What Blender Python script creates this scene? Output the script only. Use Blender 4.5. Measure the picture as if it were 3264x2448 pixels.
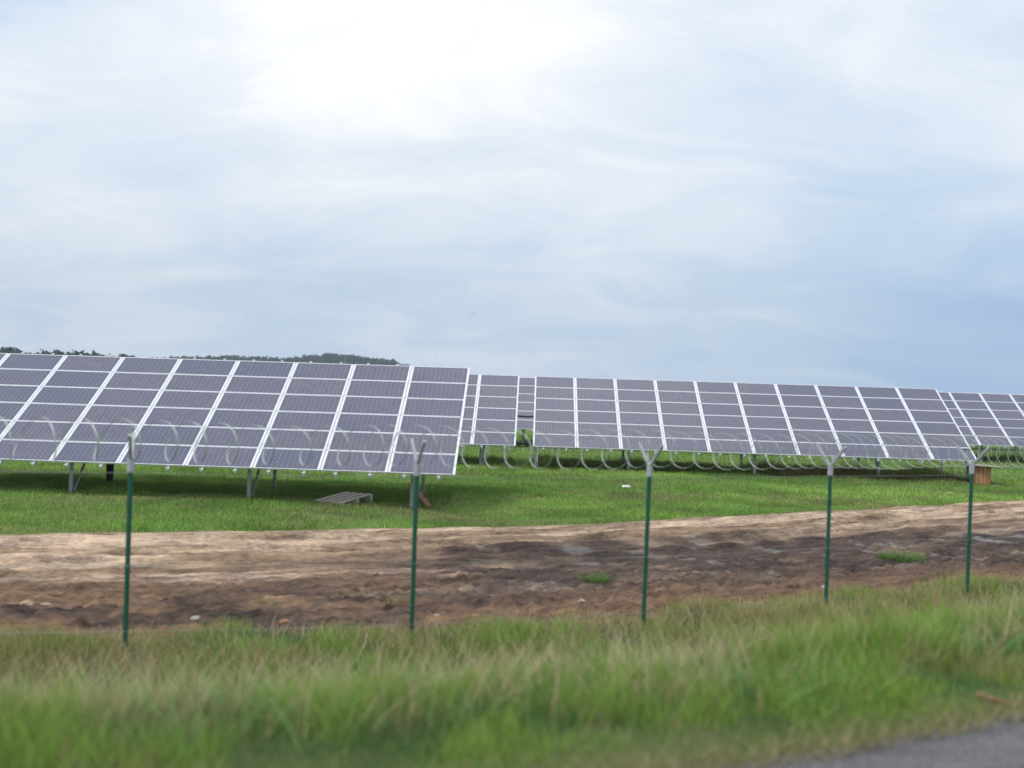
import bpy, math, random
import numpy as np
from mathutils import Matrix, Vector

for o in list(bpy.data.objects):
    bpy.data.objects.remove(o, do_unlink=True)
SC = bpy.context.scene
COL = SC.collection
R = math.radians
rng = np.random.default_rng(11)
random.seed(5)

# ------------------------------------------------------------------ camera
CAMZ = 2.62
pitch, roll = R(0.80), R(1.85)
f = Vector((0, math.cos(pitch), math.sin(pitch)))
r = Vector((1, 0, 0))
u = r.cross(f)
r2 = r * math.cos(roll) + u * math.sin(roll)
u2 = -r * math.sin(roll) + u * math.cos(roll)
cam_d = bpy.data.cameras.new('camera')
cam = bpy.data.objects.new('camera', cam_d)
COL.objects.link(cam)
m = Matrix.Identity(4)
for i, v in enumerate((r2, u2, -f)):
    m[0][i], m[1][i], m[2][i] = v
m.translation = (0, 0, CAMZ)
cam.matrix_world = m
cam_d.sensor_width = 36
cam_d.lens = 37.5
cam_d.clip_start = 0.1
cam_d.clip_end = 12000
cam_d.dof.use_dof = True
cam_d.dof.focus_distance = 32
cam_d.dof.aperture_fstop = 0.95
SC.camera = cam

# ------------------------------------------------------------------ colour management, world, sun
SC.view_settings.view_transform = 'Standard'
SC.view_settings.look = 'None'
SC.view_settings.exposure = 0.35
SC.view_settings.gamma = 1

SUN_EL, SUN_AZ = R(52), R(228)          # azimuth clockwise from +Y
W = bpy.data.worlds.new('World')
SC.world = W
W.use_nodes = True
nt = W.node_tree
nt.nodes.clear()


class NT:
    """tiny helper for node trees"""
    def __init__(s, t): s.t = t
    def n(s, typ, **kw):
        nd = s.t.nodes.new(typ)
        for k, v in kw.items():
            if k.startswith('i_'):
                nd.inputs[int(k[2:])].default_value = v
            else:
                setattr(nd, k, v)
        return nd
    def l(s, a, b): s.t.links.new(a, b)
    def math(s, op, a, b=None, c=None, clamp=False):
        nd = s.n('ShaderNodeMath', operation=op, use_clamp=clamp)
        for i, x in enumerate((a, b, c)):
            if x is None: continue
            if isinstance(x, (int, float)): nd.inputs[i].default_value = x
            else: s.l(x, nd.inputs[i])
        return nd.outputs[0]
    def vm(s, op, a, b=None):
        nd = s.n('ShaderNodeVectorMath', operation=op)
        for i, x in enumerate((a, b)):
            if x is None: continue
            if isinstance(x, (tuple, list)): nd.inputs[i].default_value = x
            else: s.l(x, nd.inputs[i])
        return nd
    def noise(s, vec, scale, detail=4, rough=.5, dist=0.0):
        nd = s.n('ShaderNodeTexNoise')
        nd.inputs['Scale'].default_value = scale
        nd.inputs['Detail'].default_value = detail
        nd.inputs['Roughness'].default_value = rough
        nd.inputs['Distortion'].default_value = dist
        if vec is not None: s.l(vec, nd.inputs['Vector'])
        return nd.outputs['Fac']
    def ramp(s, fac, stops, interp='LINEAR'):
        nd = s.n('ShaderNodeValToRGB')
        cr = nd.color_ramp
        cr.interpolation = interp
        while len(cr.elements) < len(stops): cr.elements.new(0.5)
        for e, (p, c) in zip(cr.elements, stops):
            e.position = p
            e.color = (c[0], c[1], c[2], 1) if hasattr(c, '__len__') else (c, c, c, 1)
        s.l(fac, nd.inputs[0])
        return nd.outputs[0]
    def mix(s, fac, a, b, mode='MIX'):
        nd = s.n('ShaderNodeMix', data_type='RGBA', blend_type=mode)
        for i, x in ((0, fac), (6, a), (7, b)):
            if isinstance(x, (int, float)): nd.inputs[i].default_value = x
            elif isinstance(x, (tuple, list)): nd.inputs[i].default_value = (x[0], x[1], x[2], 1)
            else: s.l(x, nd.inputs[i])
        return nd.outputs[2]


w = NT(nt)
out = w.n('ShaderNodeOutputWorld')
bg = w.n('ShaderNodeBackground')
tc = w.n('ShaderNodeTexCoord')
sky = w.n('ShaderNodeTexSky', sky_type='NISHITA')
sky.sun_disc = False
sky.sun_elevation = SUN_EL
sky.sun_rotation = SUN_AZ
sky.air_density = 1.2
sky.dust_density = 1.5
skyc = w.mix(1.0, sky.outputs[0], (0.10, 0.10, 0.10), 'MULTIPLY')
D = w.vm('NORMALIZE', tc.outputs['Generated']).outputs[0]
sep = w.n('ShaderNodeSeparateXYZ'); w.l(D, sep.inputs[0])
# cloud deck: project the direction on a plane overhead so that clouds flatten towards the horizon
zc = w.math('ADD', w.math('MAXIMUM', sep.outputs[2], 0.0), 0.34)
cmb = w.n('ShaderNodeCombineXYZ')
w.l(w.math('DIVIDE', sep.outputs[0], zc), cmb.inputs[0])
w.l(w.math('DIVIDE', sep.outputs[1], zc), cmb.inputs[1])
cv = w.vm('MULTIPLY', cmb.outputs[0], (1.5, 1.9, 1)).outputs[0]
big = w.noise(w.vm('ADD', cv, (13.7, 2.4, 0)).outputs[0], 0.75, 4, .5, .25)
fine = w.noise(w.vm('MULTIPLY', w.vm('ADD', cv, (4.3, 8.7, 0)).outputs[0], (1.0, 1.35, 1)).outputs[0], 1.9, 8, .60, .6)


def blob(az, el, width, gain):
    """soft brighter / darker region of the cloud deck around a compass direction"""
    d = (math.sin(R(az)) * math.cos(R(el)), math.cos(R(az)) * math.cos(R(el)), math.sin(R(el)))
    dot = w.vm('DOT_PRODUCT', D, d).outputs[1]
    x = w.math('MULTIPLY', w.math('SUBTRACT', dot, 1.0), 1.0 / (1 - math.cos(R(width))))
    return w.math('MULTIPLY', w.math('EXPONENT', x), gain)


tot = w.math('ADD', w.math('MULTIPLY', w.math('SUBTRACT', big, .5), 0.30), w.math('MULTIPLY', w.math('SUBTRACT', fine, .5), 0.56))
tot = w.math('ADD', tot, .612)
for b in ((-4, 20, 9, .17), (-28, 21.5, 5, -.34), (22, 3.5, 9, -.22), (29, 0, 9, -.24), (-12, 5, 5, -.09), (17, 10, 6, .05), (-25, 11, 6, .09),
          (5, 14, 7, .08), (27, 13, 5, .05), (3, 4, 6, -.04), (-12, 15, 6, .10), (8, 63, 9, .45)):  # last entry: unseen bright patch overhead, added for the sheen on the panels
    tot = w.math('ADD', tot, blob(*b))
elev = w.math('MULTIPLY', w.math('MINIMUM', w.math('MAXIMUM', sep.outputs[2], 0.0), 0.35), .38)
tot = w.math('ADD', tot, elev)
SK = 1 / 1.16
cloud = w.ramp(tot, [(p, tuple(v * SK for v in c)) for p, c in ((0.10, (.26, .45, .74)), (0.34, (.40, .58, .84)), (0.56, (.60, .73, .90)),
                     (0.69, (.77, .85, .95)), (0.82, (.93, .96, 1.0)), (0.95, (1.12, 1.12, 1.13)), (1.0, (3.0, 2.9, 2.9)))])
final = w.mix(0.06, cloud, skyc)
w.l(final, bg.inputs[0])
bg.inputs[1].default_value = 1.0
w.l(bg.outputs[0], out.inputs[0])

sl = bpy.data.lights.new('sun', 'SUN')
sl.energy = 1.5
sl.angle = R(12)
sl.color = (1.0, .96, .90)
sun = bpy.data.objects.new('sun', sl)
COL.objects.link(sun)
sd = Vector((math.sin(SUN_AZ) * math.cos(SUN_EL), math.cos(SUN_AZ) * math.cos(SUN_EL), math.sin(SUN_EL)))
sun.rotation_euler = sd.to_track_quat('Z', 'Y').to_euler()
sun.location = (0, -20, 40)


# ------------------------------------------------------------------ helpers
def link(o, parent=None):
    COL.objects.link(o)
    if parent is not None: o.parent = parent
    return o


def tag(o, label=None, cat=None, group=None, kind=None):
    if label: o['label'] = label
    if cat: o['category'] = cat
    if group: o['group'] = group
    if kind: o['kind'] = kind
    return o


def empty(name, loc, rz=0.0):
    o = bpy.data.objects.new(name, None)
    o.empty_display_size = .2
    o.location = loc
    o.rotation_euler = (0, 0, rz)
    return link(o)


class MB:
    def __init__(s): s.v, s.f, s.mi = [], [], []
    def add(s, vs, fs, mi=0):
        b = len(s.v)
        s.v += [tuple(p) for p in vs]
        s.f += [tuple(b + i for i in q) for q in fs]
        s.mi += [mi] * len(fs)
    def box(s, lo, hi, mi=0, M=None):
        vs = [Vector((x, y, z)) for z in (lo[2], hi[2]) for y in (lo[1], hi[1]) for x in (lo[0], hi[0])]
        if M is not None: vs = [M @ p for p in vs]
        s.add(vs, [(0, 2, 3, 1), (4, 5, 7, 6), (0, 1, 5, 4), (2, 6, 7, 3), (0, 4, 6, 2), (1, 3, 7, 5)], mi)
    def bar(s, a, b, w_, h_, mi=0, up=(0, 0, 1)):
        a, b = Vector(a), Vector(b)
        d = (b - a)
        L = d.length
        d.normalize()
        x = d.cross(Vector(up))
        if x.length < 1e-4: x = Vector((1, 0, 0))
        x.normalize()
        y = x.cross(d)
        M = Matrix((x, y, d)).transposed().to_4x4()
        M.translation = a
        s.box((-w_ / 2, -h_ / 2, 0), (w_ / 2, h_ / 2, L), mi, M)
    def tube(s, pts, rad, n=8, mi=0, caps=True):
        pts = [Vector(p) for p in pts]
        rads = rad if hasattr(rad, '__len__') else [rad] * len(pts)
        rings = []
        prev = None
        for i, p in enumerate(pts):
            d = (pts[min(i + 1, len(pts) - 1)] - pts[max(i - 1, 0)]).normalized()
            if prev is None:
                x = d.cross(Vector((0, 0, 1)))
                if x.length < .1: x = d.cross(Vector((1, 0, 0)))
            else:
                x = prev - d * prev.dot(d)
            x.normalize(); prev = x
            y = d.cross(x)
            rings.append([p + (x * math.cos(2 * math.pi * k / n) + y * math.sin(2 * math.pi * k / n)) * rads[i] for k in range(n)])
        vs = [q for g in rings for q in g]
        fs = [(i * n + k, i * n + (k + 1) % n, (i + 1) * n + (k + 1) % n, (i + 1) * n + k) for i in range(len(pts) - 1) for k in range(n)]
        if caps:
            fs += [tuple(range(n))[::-1], tuple((len(pts) - 1) * n + k for k in range(n))]
        s.add(vs, fs, mi)
    def build(s, name, mats, parent=None, smooth=False):
        me = bpy.data.meshes.new(name)
        me.from_pydata(s.v, [], s.f)
        for mt in (mats if isinstance(mats, (list, tuple)) else [mats]): me.materials.append(mt)
        me.polygons.foreach_set('material_index', s.mi)
        me.polygons.foreach_set('use_smooth', [smooth] * len(s.f))
        me.update()
        o = bpy.data.objects.new(name, me)
        return link(o, parent)


def rough_box(mb, lo, hi, M, seed=0, amp=.004, n=(6, 2, 1)):
    """board with slightly uneven edges"""
    rd = random.Random(seed)
    nx = n[0]
    vs = []
    for i in range(nx + 1):
        x = lo[0] + (hi[0] - lo[0]) * i / nx
        for (y, z) in ((lo[1], lo[2]), (hi[1], lo[2]), (hi[1], hi[2]), (lo[1], hi[2])):
            vs.append(M @ Vector((x, y + rd.uniform(-amp, amp), z + rd.uniform(-amp, amp))))
    fs = [(i * 4 + k, i * 4 + (k + 1) % 4, (i + 1) * 4 + (k + 1) % 4, (i + 1) * 4 + k) for i in range(nx) for k in range(4)]
    fs += [(3, 2, 1, 0), (nx * 4, nx * 4 + 1, nx * 4 + 2, nx * 4 + 3)]
    mb.add(vs, fs)


def mesh_np(name, V, F, mats, parent=None, smooth=True, cols=None, uvs=None, corner_n=None):
    """V (N,3); F list of arrays (M,k)"""
    me = bpy.data.meshes.new(name)
    V = np.asarray(V, np.float32)
    me.vertices.add(len(V))
    me.vertices.foreach_set('co', V.ravel())
    loops = np.concatenate([q.ravel() for q in F]).astype(np.int32)
    tot_ = np.concatenate([np.full(len(q), q.shape[1]) for q in F]).astype(np.int32)
    st = np.concatenate([[0], np.cumsum(tot_)[:-1]]).astype(np.int32)
    me.loops.add(len(loops))
    me.loops.foreach_set('vertex_index', loops)
    me.polygons.add(len(tot_))
    me.polygons.foreach_set('loop_start', st)
    me.polygons.foreach_set('loop_total', tot_)
    me.polygons.foreach_set('use_smooth', np.full(len(tot_), smooth))
    for nm, c in (cols or {}).items():
        a = me.attributes.new(nm, 'FLOAT_COLOR', 'POINT')
        c = np.asarray(c, np.float32)
        if c.shape[1] == 3: c = np.c_[c, np.ones(len(c), np.float32)]
        a.data.foreach_set('color', c.ravel())
    if uvs is not None:
        ul = me.uv_layers.new(name='UVMap')
        ul.data.foreach_set('uv', np.asarray(uvs, np.float32)[loops].ravel())
    me.update(calc_edges=True)
    for mt in (mats if isinstance(mats, (list, tuple)) else [mats]): me.materials.append(mt)
    o = bpy.data.objects.new(name, me)
    return link(o, parent)


# value noise in numpy -----------------------------------------------------
_tab = np.random.default_rng(77).random((256, 256))


def vnoise(x, y):
    xi, yi = np.floor(x).astype(int), np.floor(y).astype(int)
    fx, fy = x - xi, y - yi
    fx, fy = fx * fx * (3 - 2 * fx), fy * fy * (3 - 2 * fy)
    g = lambda a, b: _tab[a & 255, b & 255]
    return (g(xi, yi) * (1 - fx) + g(xi + 1, yi) * fx) * (1 - fy) + (g(xi, yi + 1) * (1 - fx) + g(xi + 1, yi + 1) * fx) * fy


def fbm(x, y, oct_=4, lac=2.1, gain=.5):
    s_, a, t = 0, 1.0, 0
    for k in range(oct_):
        s_ = s_ + a * vnoise(x + 17.3 * k, y + 9.1 * k)
        t += a
        x, y, a = x * lac, y * lac, a * gain
    return s_ / t


def sstep(a, b, x):
    t = np.clip((x - a) / (b - a), 0, 1)
    return t * t * (3 - 2 * t)


# ------------------------------------------------------------------ materials
def mat(name, base=(.5, .5, .5), rough=.6, metal=0.0, spec=.5):
    mt = bpy.data.materials.new(name)
    mt.use_nodes = True
    b = mt.node_tree.nodes['Principled BSDF']
    b.inputs['Base Color'].default_value = (*base, 1)
    b.inputs['Roughness'].default_value = rough
    b.inputs['Metallic'].default_value = metal
    b.inputs['Specular IOR Level'].default_value = spec
    return mt, NT(mt.node_tree), b


def noisy(name, c1, c2, scale=8, rough=.6, metal=0.0, bump=0.0, stretch=(1, 1, 1), spec=.5, detail=5, bscale=None):
    mt, k, b = mat(name, c1, rough, metal, spec)
    t = k.n('ShaderNodeTexCoord')
    v = k.vm('MULTIPLY', t.outputs['Object'], stretch).outputs[0]
    n = k.noise(v, scale, detail, .6)
    k.l(k.ramp(n, [(.32, c1), (.68, c2)]), b.inputs['Base Color'])
    if bump:
        bp = k.n('ShaderNodeBump')
        bp.inputs['Strength'].default_value = bump
        bp.inputs['Distance'].default_value = .02
        k.l(k.noise(v, bscale or scale * 3, 6, .65), bp.inputs['Height'])
        k.l(bp.outputs[0], b.inputs['Normal'])
    return mt


M_alu = noisy('aluminium', (.66, .68, .72), (.80, .82, .86), 3, .45, .15)
M_alu2 = noisy('rail_aluminium', (.58, .59, .60), (.72, .73, .74), 6, .45, .5)
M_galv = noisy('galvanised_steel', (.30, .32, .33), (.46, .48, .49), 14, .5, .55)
M_galv_shaded = noisy('galvanised_steel_shaded', (.26, .28, .29), (.40, .42, .43), 14, .5, .55)  # same steel, darkened: shade under the panels is put into the colour
M_fence_green = noisy('green_post_coating', (.006, .075, .048), (.012, .11, .070), 9, .4)
M_sleeve = noisy('post_sleeve', (.36, .37, .40), (.48, .49, .52), 12, .5, .2)
M_razor = noisy('razor_tape', (.38, .42, .40), (.56, .60, .58), 20, .5, .3)
M_wire = noisy('wire', (.20, .23, .21), (.34, .37, .35), 20, .5, .5)
M_rubber = noisy('black_cable', (.008, .008, .012), (.018, .018, .024), 10, .5)
M_oldwood = noisy('weathered_wood', (.50, .44, .37), (.76, .69, .60), 5, .85, bump=.4, stretch=(1, 9, 9))
M_plank = noisy('brown_wood', (.20, .10, .055), (.32, .18, .10), 4, .8, bump=.4, stretch=(1, 9, 9))
M_spoolcore = noisy('orange_wood', (.36, .17, .075), (.48, .25, .12), 3, .8, bump=.3, stretch=(7, 7, 1))
M_spooltop = noisy('pale_wood', (.44, .36, .32), (.60, .50, .45), 5, .8, bump=.3, stretch=(2, 9, 2))
M_paper = noisy('white_paper', (.75, .75, .75), (.88, .88, .88), 9, .7)
M_stone_w = noisy('pale_stone', (.30, .27, .22), (.46, .42, .35), 14, .85, bump=.5)
M_stone_o = noisy('brick_rubble', (.30, .15, .08), (.42, .23, .13), 14, .85, bump=.5)
M_mast = noisy('mast_paint', (.62, .66, .70), (.72, .76, .80), 2, .5)
M_plane = noisy('dark_aircraft_paint', (.16, .18, .22), (.24, .26, .30), 2, .5)
M_box = noisy('dark_box', (.02, .02, .03), (.04, .04, .055), 6, .5)
M_bark = noisy('bark', (.06, .05, .04), (.11, .09, .07), 8, .9)


def make_cells():
    mt, k, b = mat('solar_cells', (.1, .1, .15), .32)
    uv = k.n('ShaderNodeUVMap')
    sc_ = k.vm('MULTIPLY', uv.outputs[0], (12, 6, 1)).outputs[0]
    s_ = k.n('ShaderNodeSeparateXYZ'); k.l(sc_, s_.inputs[0])
    fx = k.math('ABSOLUTE', k.math('SUBTRACT', k.math('FRACT', s_.outputs[0]), .5))   # .5 at cell edge
    fy = k.math('ABSOLUTE', k.math('SUBTRACT', k.math('FRACT', s_.outputs[1]), .5))
    corner = k.math('GREATER_THAN', k.math('ADD', fx, fy), .865)
    edge_y = k.math('GREATER_THAN', fy, .462)
    edge_x = k.math('GREATER_THAN', fx, .486)
    # two silver bus bars on each cell
    bus = k.math('LESS_THAN', k.math('ABSOLUTE', k.math('SUBTRACT', fx, .24)), .012)
    oi = k.n('ShaderNodeObjectInfo')
    wn = k.n('ShaderNodeTexWhiteNoise', noise_dimensions='3D')
    fl = k.vm('FLOOR', sc_).outputs[0]
    ad = k.n('ShaderNodeCombineXYZ'); k.l(oi.outputs['Random'], ad.inputs[2])
    k.l(k.vm('ADD', fl, ad.outputs[0]).outputs[0], wn.inputs['Vector'])
    base = k.mix(wn.outputs['Value'], (.094, .094, .146), (.122, .123, .172))
    base = k.mix(k.math('MULTIPLY', oi.outputs['Random'], .8), base, (.078, .086, .150))  # modules differ in tone, with varying reflection put into the tint
    t = k.n('ShaderNodeTexCoord')
    dirt = k.noise(t.outputs['Object'], 2.2, 5, .6)
    base = k.mix(k.math('MULTIPLY', dirt, .20), base, (.24, .22, .24))
    base = k.mix(k.math('MULTIPLY', bus, .15), base, (.45, .45, .48))
    base = k.mix(k.math('MULTIPLY', edge_y, .70), base, (.035, .032, .055))
    base = k.mix(k.math('MULTIPLY', edge_x, .30), base, (.35, .35, .40))
    base = k.mix(k.math('MULTIPLY', corner, .75), base, (.36, .39, .44))
    # white backsheet border around the cell field
    s2 = k.n('ShaderNodeSeparateXYZ'); k.l(uv.outputs[0], s2.inputs[0])
    bx = k.math('GREATER_THAN', k.math('ABSOLUTE', k.math('SUBTRACT', s2.outputs[0], .5)), .5)
    by = k.math('GREATER_THAN', k.math('ABSOLUTE', k.math('SUBTRACT', s2.outputs[1], .5)), .5)
    base = k.mix(k.math('MAXIMUM', bx, by), base, (.74, .76, .80))
    k.l(base, b.inputs['Base Color'])
    k.l(k.math('ADD', k.math('MULTIPLY', dirt, .15), .26), b.inputs['Roughness'])
    b.inputs['Specular IOR Level'].default_value = .5
    return mt


M_cells = make_cells()


def leaf_mat(name, rough=.6, trans=.25, scale=1.0):
    """colour comes from the per-blade attribute (the plants' own colour)"""
    mt, k, b = mat(name, (.1, .2, .05), rough, 0, .2)
    a = k.n('ShaderNodeAttribute', attribute_name='tint')
    k.l(a.outputs['Color'], b.inputs['Base Color'])
    tr = k.n('ShaderNodeBsdfTranslucent')
    k.l(a.outputs['Color'], tr.inputs['Color'])
    mx = k.n('ShaderNodeMixShader')
    mx.inputs[0].default_value = trans
    o = mt.node_tree.nodes['Material Output']
    k.l(b.outputs[0], mx.inputs[1]); k.l(tr.outputs[0], mx.inputs[2]); k.l(mx.outputs[0], o.inputs[0])
    return mt


M_grass = leaf_mat('grass_blades')
M_crown = leaf_mat('tree_leaves', .7, .15)


def soil_mat():
    mt, k, b = mat('track_soil', (.3, .2, .15), .9, 0, .25)
    a = k.n('ShaderNodeAttribute', attribute_name='soil')
    t = k.n('ShaderNodeTexCoord')
    uv = k.n('ShaderNodeUVMap')
    n1 = k.noise(k.vm('MULTIPLY', uv.outputs[0], (.34, 1.5, 1)).outputs[0], 2.4, 9, .74)
    n2 = k.noise(t.outputs['Object'], 9, 6, .75)
    nn = k.math('ADD', k.math('MULTIPLY', n1, .72), k.math('MULTIPLY', n2, .28))
    c = k.mix(1.0, a.outputs['Color'], k.ramp(nn, [(.41, (.42, .40, .40)), (.50, (.97, .97, .97)), (.59, (1.55, 1.52, 1.46))]), 'MULTIPLY')
    k.l(c, b.inputs['Base Color'])
    wet = a.outputs['Alpha']
    rr = k.math('SUBTRACT', .92, k.math('MULTIPLY', wet, .78))
    k.l(rr, b.inputs['Roughness'])
    bp = k.n('ShaderNodeBump'); bp.inputs['Strength'].default_value = .8; bp.inputs['Distance'].default_value = .05
    k.l(nn, bp.inputs['Height']); k.l(bp.outputs[0], b.inputs['Normal'])
    k.l(k.math('ADD', .25, k.math('MULTIPLY', wet, .6)), b.inputs['Specular IOR Level'])
    return mt


M_soil = soil_mat()


def turf_mat(name, cs, sc_=1.3):
    mt, k, b = mat(name, (.06, .1, .03), .95, 0, .1)
    t = k.n('ShaderNodeTexCoord')
    n1 = k.noise(t.outputs['Object'], .35, 5, .6)
    n2 = k.noise(t.outputs['Object'], 9, 6, .7)
    nn = k.math('ADD', k.math('MULTIPLY', n1, .5), k.math('MULTIPLY', n2, .5))
    k.l(k.ramp(nn, [(.36, cs[0]), (.5, cs[1]), (.64, cs[2])]), b.inputs['Base Color'])
    bp = k.n('ShaderNodeBump'); bp.inputs['Strength'].default_value = .8; bp.inputs['Distance'].default_value = .05
    k.l(n2, bp.inputs['Height']); k.l(bp.outputs[0], b.inputs['Normal'])
    return mt


M_turf = turf_mat('field_turf', [(.080, .130, .030), (.115, .200, .045), (.165, .250, .065)])
M_verge = turf_mat('verge_soil', [(.060, .080, .028), (.090, .125, .042), (.17, .150, .085)])
M_hill = turf_mat('hill_ground', [(.02, .035, .02), (.028, .045, .026), (.035, .055, .03)])


def asphalt():
    mt, k, b = mat('asphalt', (.1, .1, .1), .85, 0, .35)
    t = k.n('ShaderNodeTexCoord')
    n1 = k.noise(t.outputs['Object'], 60, 5, .75)
    n2 = k.noise(k.vm('MULTIPLY', t.outputs['Object'], (.6, 2.2, 1)).outputs[0], 1.6, 6, .65)
    c = k.ramp(n1, [(.34, (.035, .035, .04)), (.50, (.115, .115, .122)), (.66, (.27, .27, .275))])
    c = k.mix(1.0, c, k.ramp(n2, [(.35, (.72, .72, .74)), (.65, (1.20, 1.19, 1.17))]), 'MULTIPLY')
    k.l(c, b.inputs['Base Color'])
    bp = k.n('ShaderNodeBump'); bp.inputs['Strength'].default_value = .6; bp.inputs['Distance'].default_value = .008
    k.l(n1, bp.inputs['Height']); k.l(bp.outputs[0], b.inputs['Normal'])
    return mt


M_asphalt = asphalt()

# ------------------------------------------------------------------ terrain
def smooth_curve(pts):
    xs = np.arange(-4000, 4000.01, .25)
    p = np.array(pts)
    y = np.interp(xs, p[:, 0], p[:, 1])
    kx = np.exp(-np.linspace(-2, 2, 25) ** 2); kx /= kx.sum()
    y2 = np.convolve(np.pad(y, 12, mode='edge'), kx, 'valid')
    return lambda x: np.interp(x, xs, y2)


Yr = smooth_curve([(-4000, -590), (-60, -3.6), (-20, 0.5), (-10, 1.75), (-3.8, 2.9), (-1, 3.65), (1, 4.40), (2.63, 5.40), (6, 7.5), (10, 10.1), (20, 17), (60, 46), (4000, 2900)])
Yf = smooth_curve([(-4000, -585), (-60, 3), (-20, 7.6), (-10, 9.05), (-3.7, 10.1), (-.97, 10.8), (1.53, 11.8), (3.9, 13.06), (6.2, 14.4), (10, 16.9), (20, 24), (60, 53), (4000, 2908)])
Yd = smooth_curve([(-4000, -575), (-60, 12), (-20, 16.8), (-8.86, 18.6), (-6.23, 19.45), (-3.2, 20.6), (.55, 22.5), (4.3, 24.9), (10.4, 29.2), (16, 33.2), (20, 36), (60, 65), (4000, 2920)])
ROAD_Z = 1.12


def zbase(x, y):
    """height of the land without small detail"""
    yr, yf = Yr(x), Yf(x)
    t = np.clip((y - yr - .35) / np.maximum(yf - .6 - yr - .35, .5), 0, 1)
    z = ROAD_Z * (1 - sstep(0, 1, t)) * (1 - .12 * t)
    far = np.clip(y - 27, 0, 45) * .0085
    far = far * sstep(0, 6, y - Yd(x))
    dip = -.17 * np.exp(-((x + .6) / 3.0) ** 2 - ((y - 25.6) / 2.6) ** 2)
    return z + far + dip


Yv = lambda x: Yf(x) + .75 + (fbm(x * 1.3, x * 0 + 3, 3) - .5) * 1.0
Ydj = lambda x: Yd(x) + (fbm(x * .9 + 7, x * 0 + 1, 4) - .5) * .7
RUTS = ((.55, .16, -.05), (.95, .13, .05), (1.55, .20, -.10), (1.95, .12, .07), (2.25, .10, -.05), (2.75, .18, -.08), (3.1, .13, .08), (3.7, .22, -.12), (4.1, .14, .08))


def zdirt(x, y):
    v = (Yd(x) - y) * .87                   # metres in from the field edge
    tot_ = (Yd(x) - Yf(x) - .75) * .87
    q = v / np.maximum(tot_, 1)
    edge = sstep(0, .45, (Ydj(x) - y)) * sstep(.1, .7, y - Yv(x))
    ruts = 0
    for i, (c, wd_, h) in enumerate(RUTS):
        wob = (fbm(x * .09 + 11 * i, v * 0 + 3.3 * i, 5) - .5) * .45
        amp = .35 + 1.3 * fbm(x * .7 + 5 * i, v * 0 + 2.1 * i, 3)
        ruts = ruts + h * amp * np.exp(-((v - c + wob) / wd_) ** 2)
    # churned, clumpy soil towards the fence; long oblique wheel ruts on the right
    churn = sstep(.46, .70, q + (fbm(x * .5 + 5, y * .5, 3) - .5) * .3)
    # features drawn out along the track by the machines
    sl = fbm(x * .32 + v * .25, v * 2.1, 6, gain=.6) - .5
    cl = fbm(x * 2.6 - y * .8, y * 3.6 + x * .9, 5, gain=.66) - .5
    cl3 = fbm(x * 9, y * 9, 3, gain=.6) - .5
    big_ = fbm(x * .8 + 30, y * 1.1, 3) - .5
    ob = (x * .42 + y * .9) * 5.2 + (fbm(x * .7, y * .7 + 40, 4) - .5) * 7
    obl = np.sin(ob)
    wetz = sstep(-3.5, 1.0, x) * np.exp(-((q - .50 - .014 * np.clip(x, 0, 12)) / .20) ** 2)
    z = ruts * 1.35 * (1 - churn * .55) + sl * .15 * (1 - .35 * churn) + cl * (.02 + .15 * churn) + cl3 * (.03 + .13 * churn) + big_ * .07 * churn + obl * .025 * wetz - .05 * wetz
    return z * edge, churn, wetz, cl, ruts + sl * .35, q, obl


def strip(name, xs, rows, zf, matl, uvf=None, colf=None):
    """rows: list of functions x->y ordered from near to far"""
    X = np.repeat(xs[None, :], len(rows), 0)
    Y = np.array([fn(xs) for fn in rows])
    Z = zf(X, Y)
    nr, nc = X.shape
    V = np.stack([X, Y, Z], -1).reshape(-1, 3)
    idx = np.arange(nr * nc).reshape(nr, nc)
    Fq = np.stack([idx[:-1, :-1], idx[:-1, 1:], idx[1:, 1:], idx[1:, :-1]], -1).reshape(-1, 4)
    cols = {k_: v_.reshape(-1, v_.shape[-1]) for k_, v_ in colf(X, Y).items()} if colf else None
    uvs = uvf(X, Y).reshape(-1, 2) if uvf else None
    o = mesh_np(name, V, [Fq], matl, cols=cols, uvs=uvs)
    tag(o, kind='structure')
    return o


def axis(lo, hi, step, far_lo, far_hi, g=1.16):
    a = list(np.arange(lo, hi + 1e-6, step))
    s_ = step; x = hi
    while x < far_hi:
        s_ *= g; x += s_; a.append(x)
    s_ = step; x = lo
    while x > far_lo:
        s_ *= g; x -= s_; a.insert(0, x)
    return np.array(a)


xs_mid = axis(-12, 16, .25, -3500, 3500)
lerp = lambda fa, fb, t: (lambda x, fa=fa, fb=fb, t=t: fa(x) * (1 - t) + fb(x) * t)
off = lambda fa, d: (lambda x, fa=fa, d=d: fa(x) + d)
RW = 7.6
strip('road', xs_mid, [off(Yr, -RW * (1 - t)) for t in np.linspace(0, 1, 12)], lambda X, Y: np.full_like(X, ROAD_Z), M_asphalt)
strip('far_roadside', xs_mid, [off(Yr, -d) for d in (3000, 1000, 300, 100, 40, 20, 12, RW)], lambda X, Y: ROAD_Z - .004 - .9 * sstep(0, 6, Yr(X) - RW - Y), M_turf)
zverge = lambda X, Y: zbase(X, Y) - .005 + .11 * np.exp(-((Y - Yf(X) - .1) / .8) ** 2) * sstep(0, .35, Yv(X) - Y) + (fbm(X * 1.6, Y * 1.6, 3) - .5) * .12 * sstep(0, .8, Y - Yr(X)) * sstep(0, .3, Yv(X) - Y)
strip('roadside_verge', axis(-12, 20, .12, -3500, 3500), [lerp(Yr, Yv, t) for t in np.linspace(0, 1, 60)], zverge, M_verge)


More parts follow.
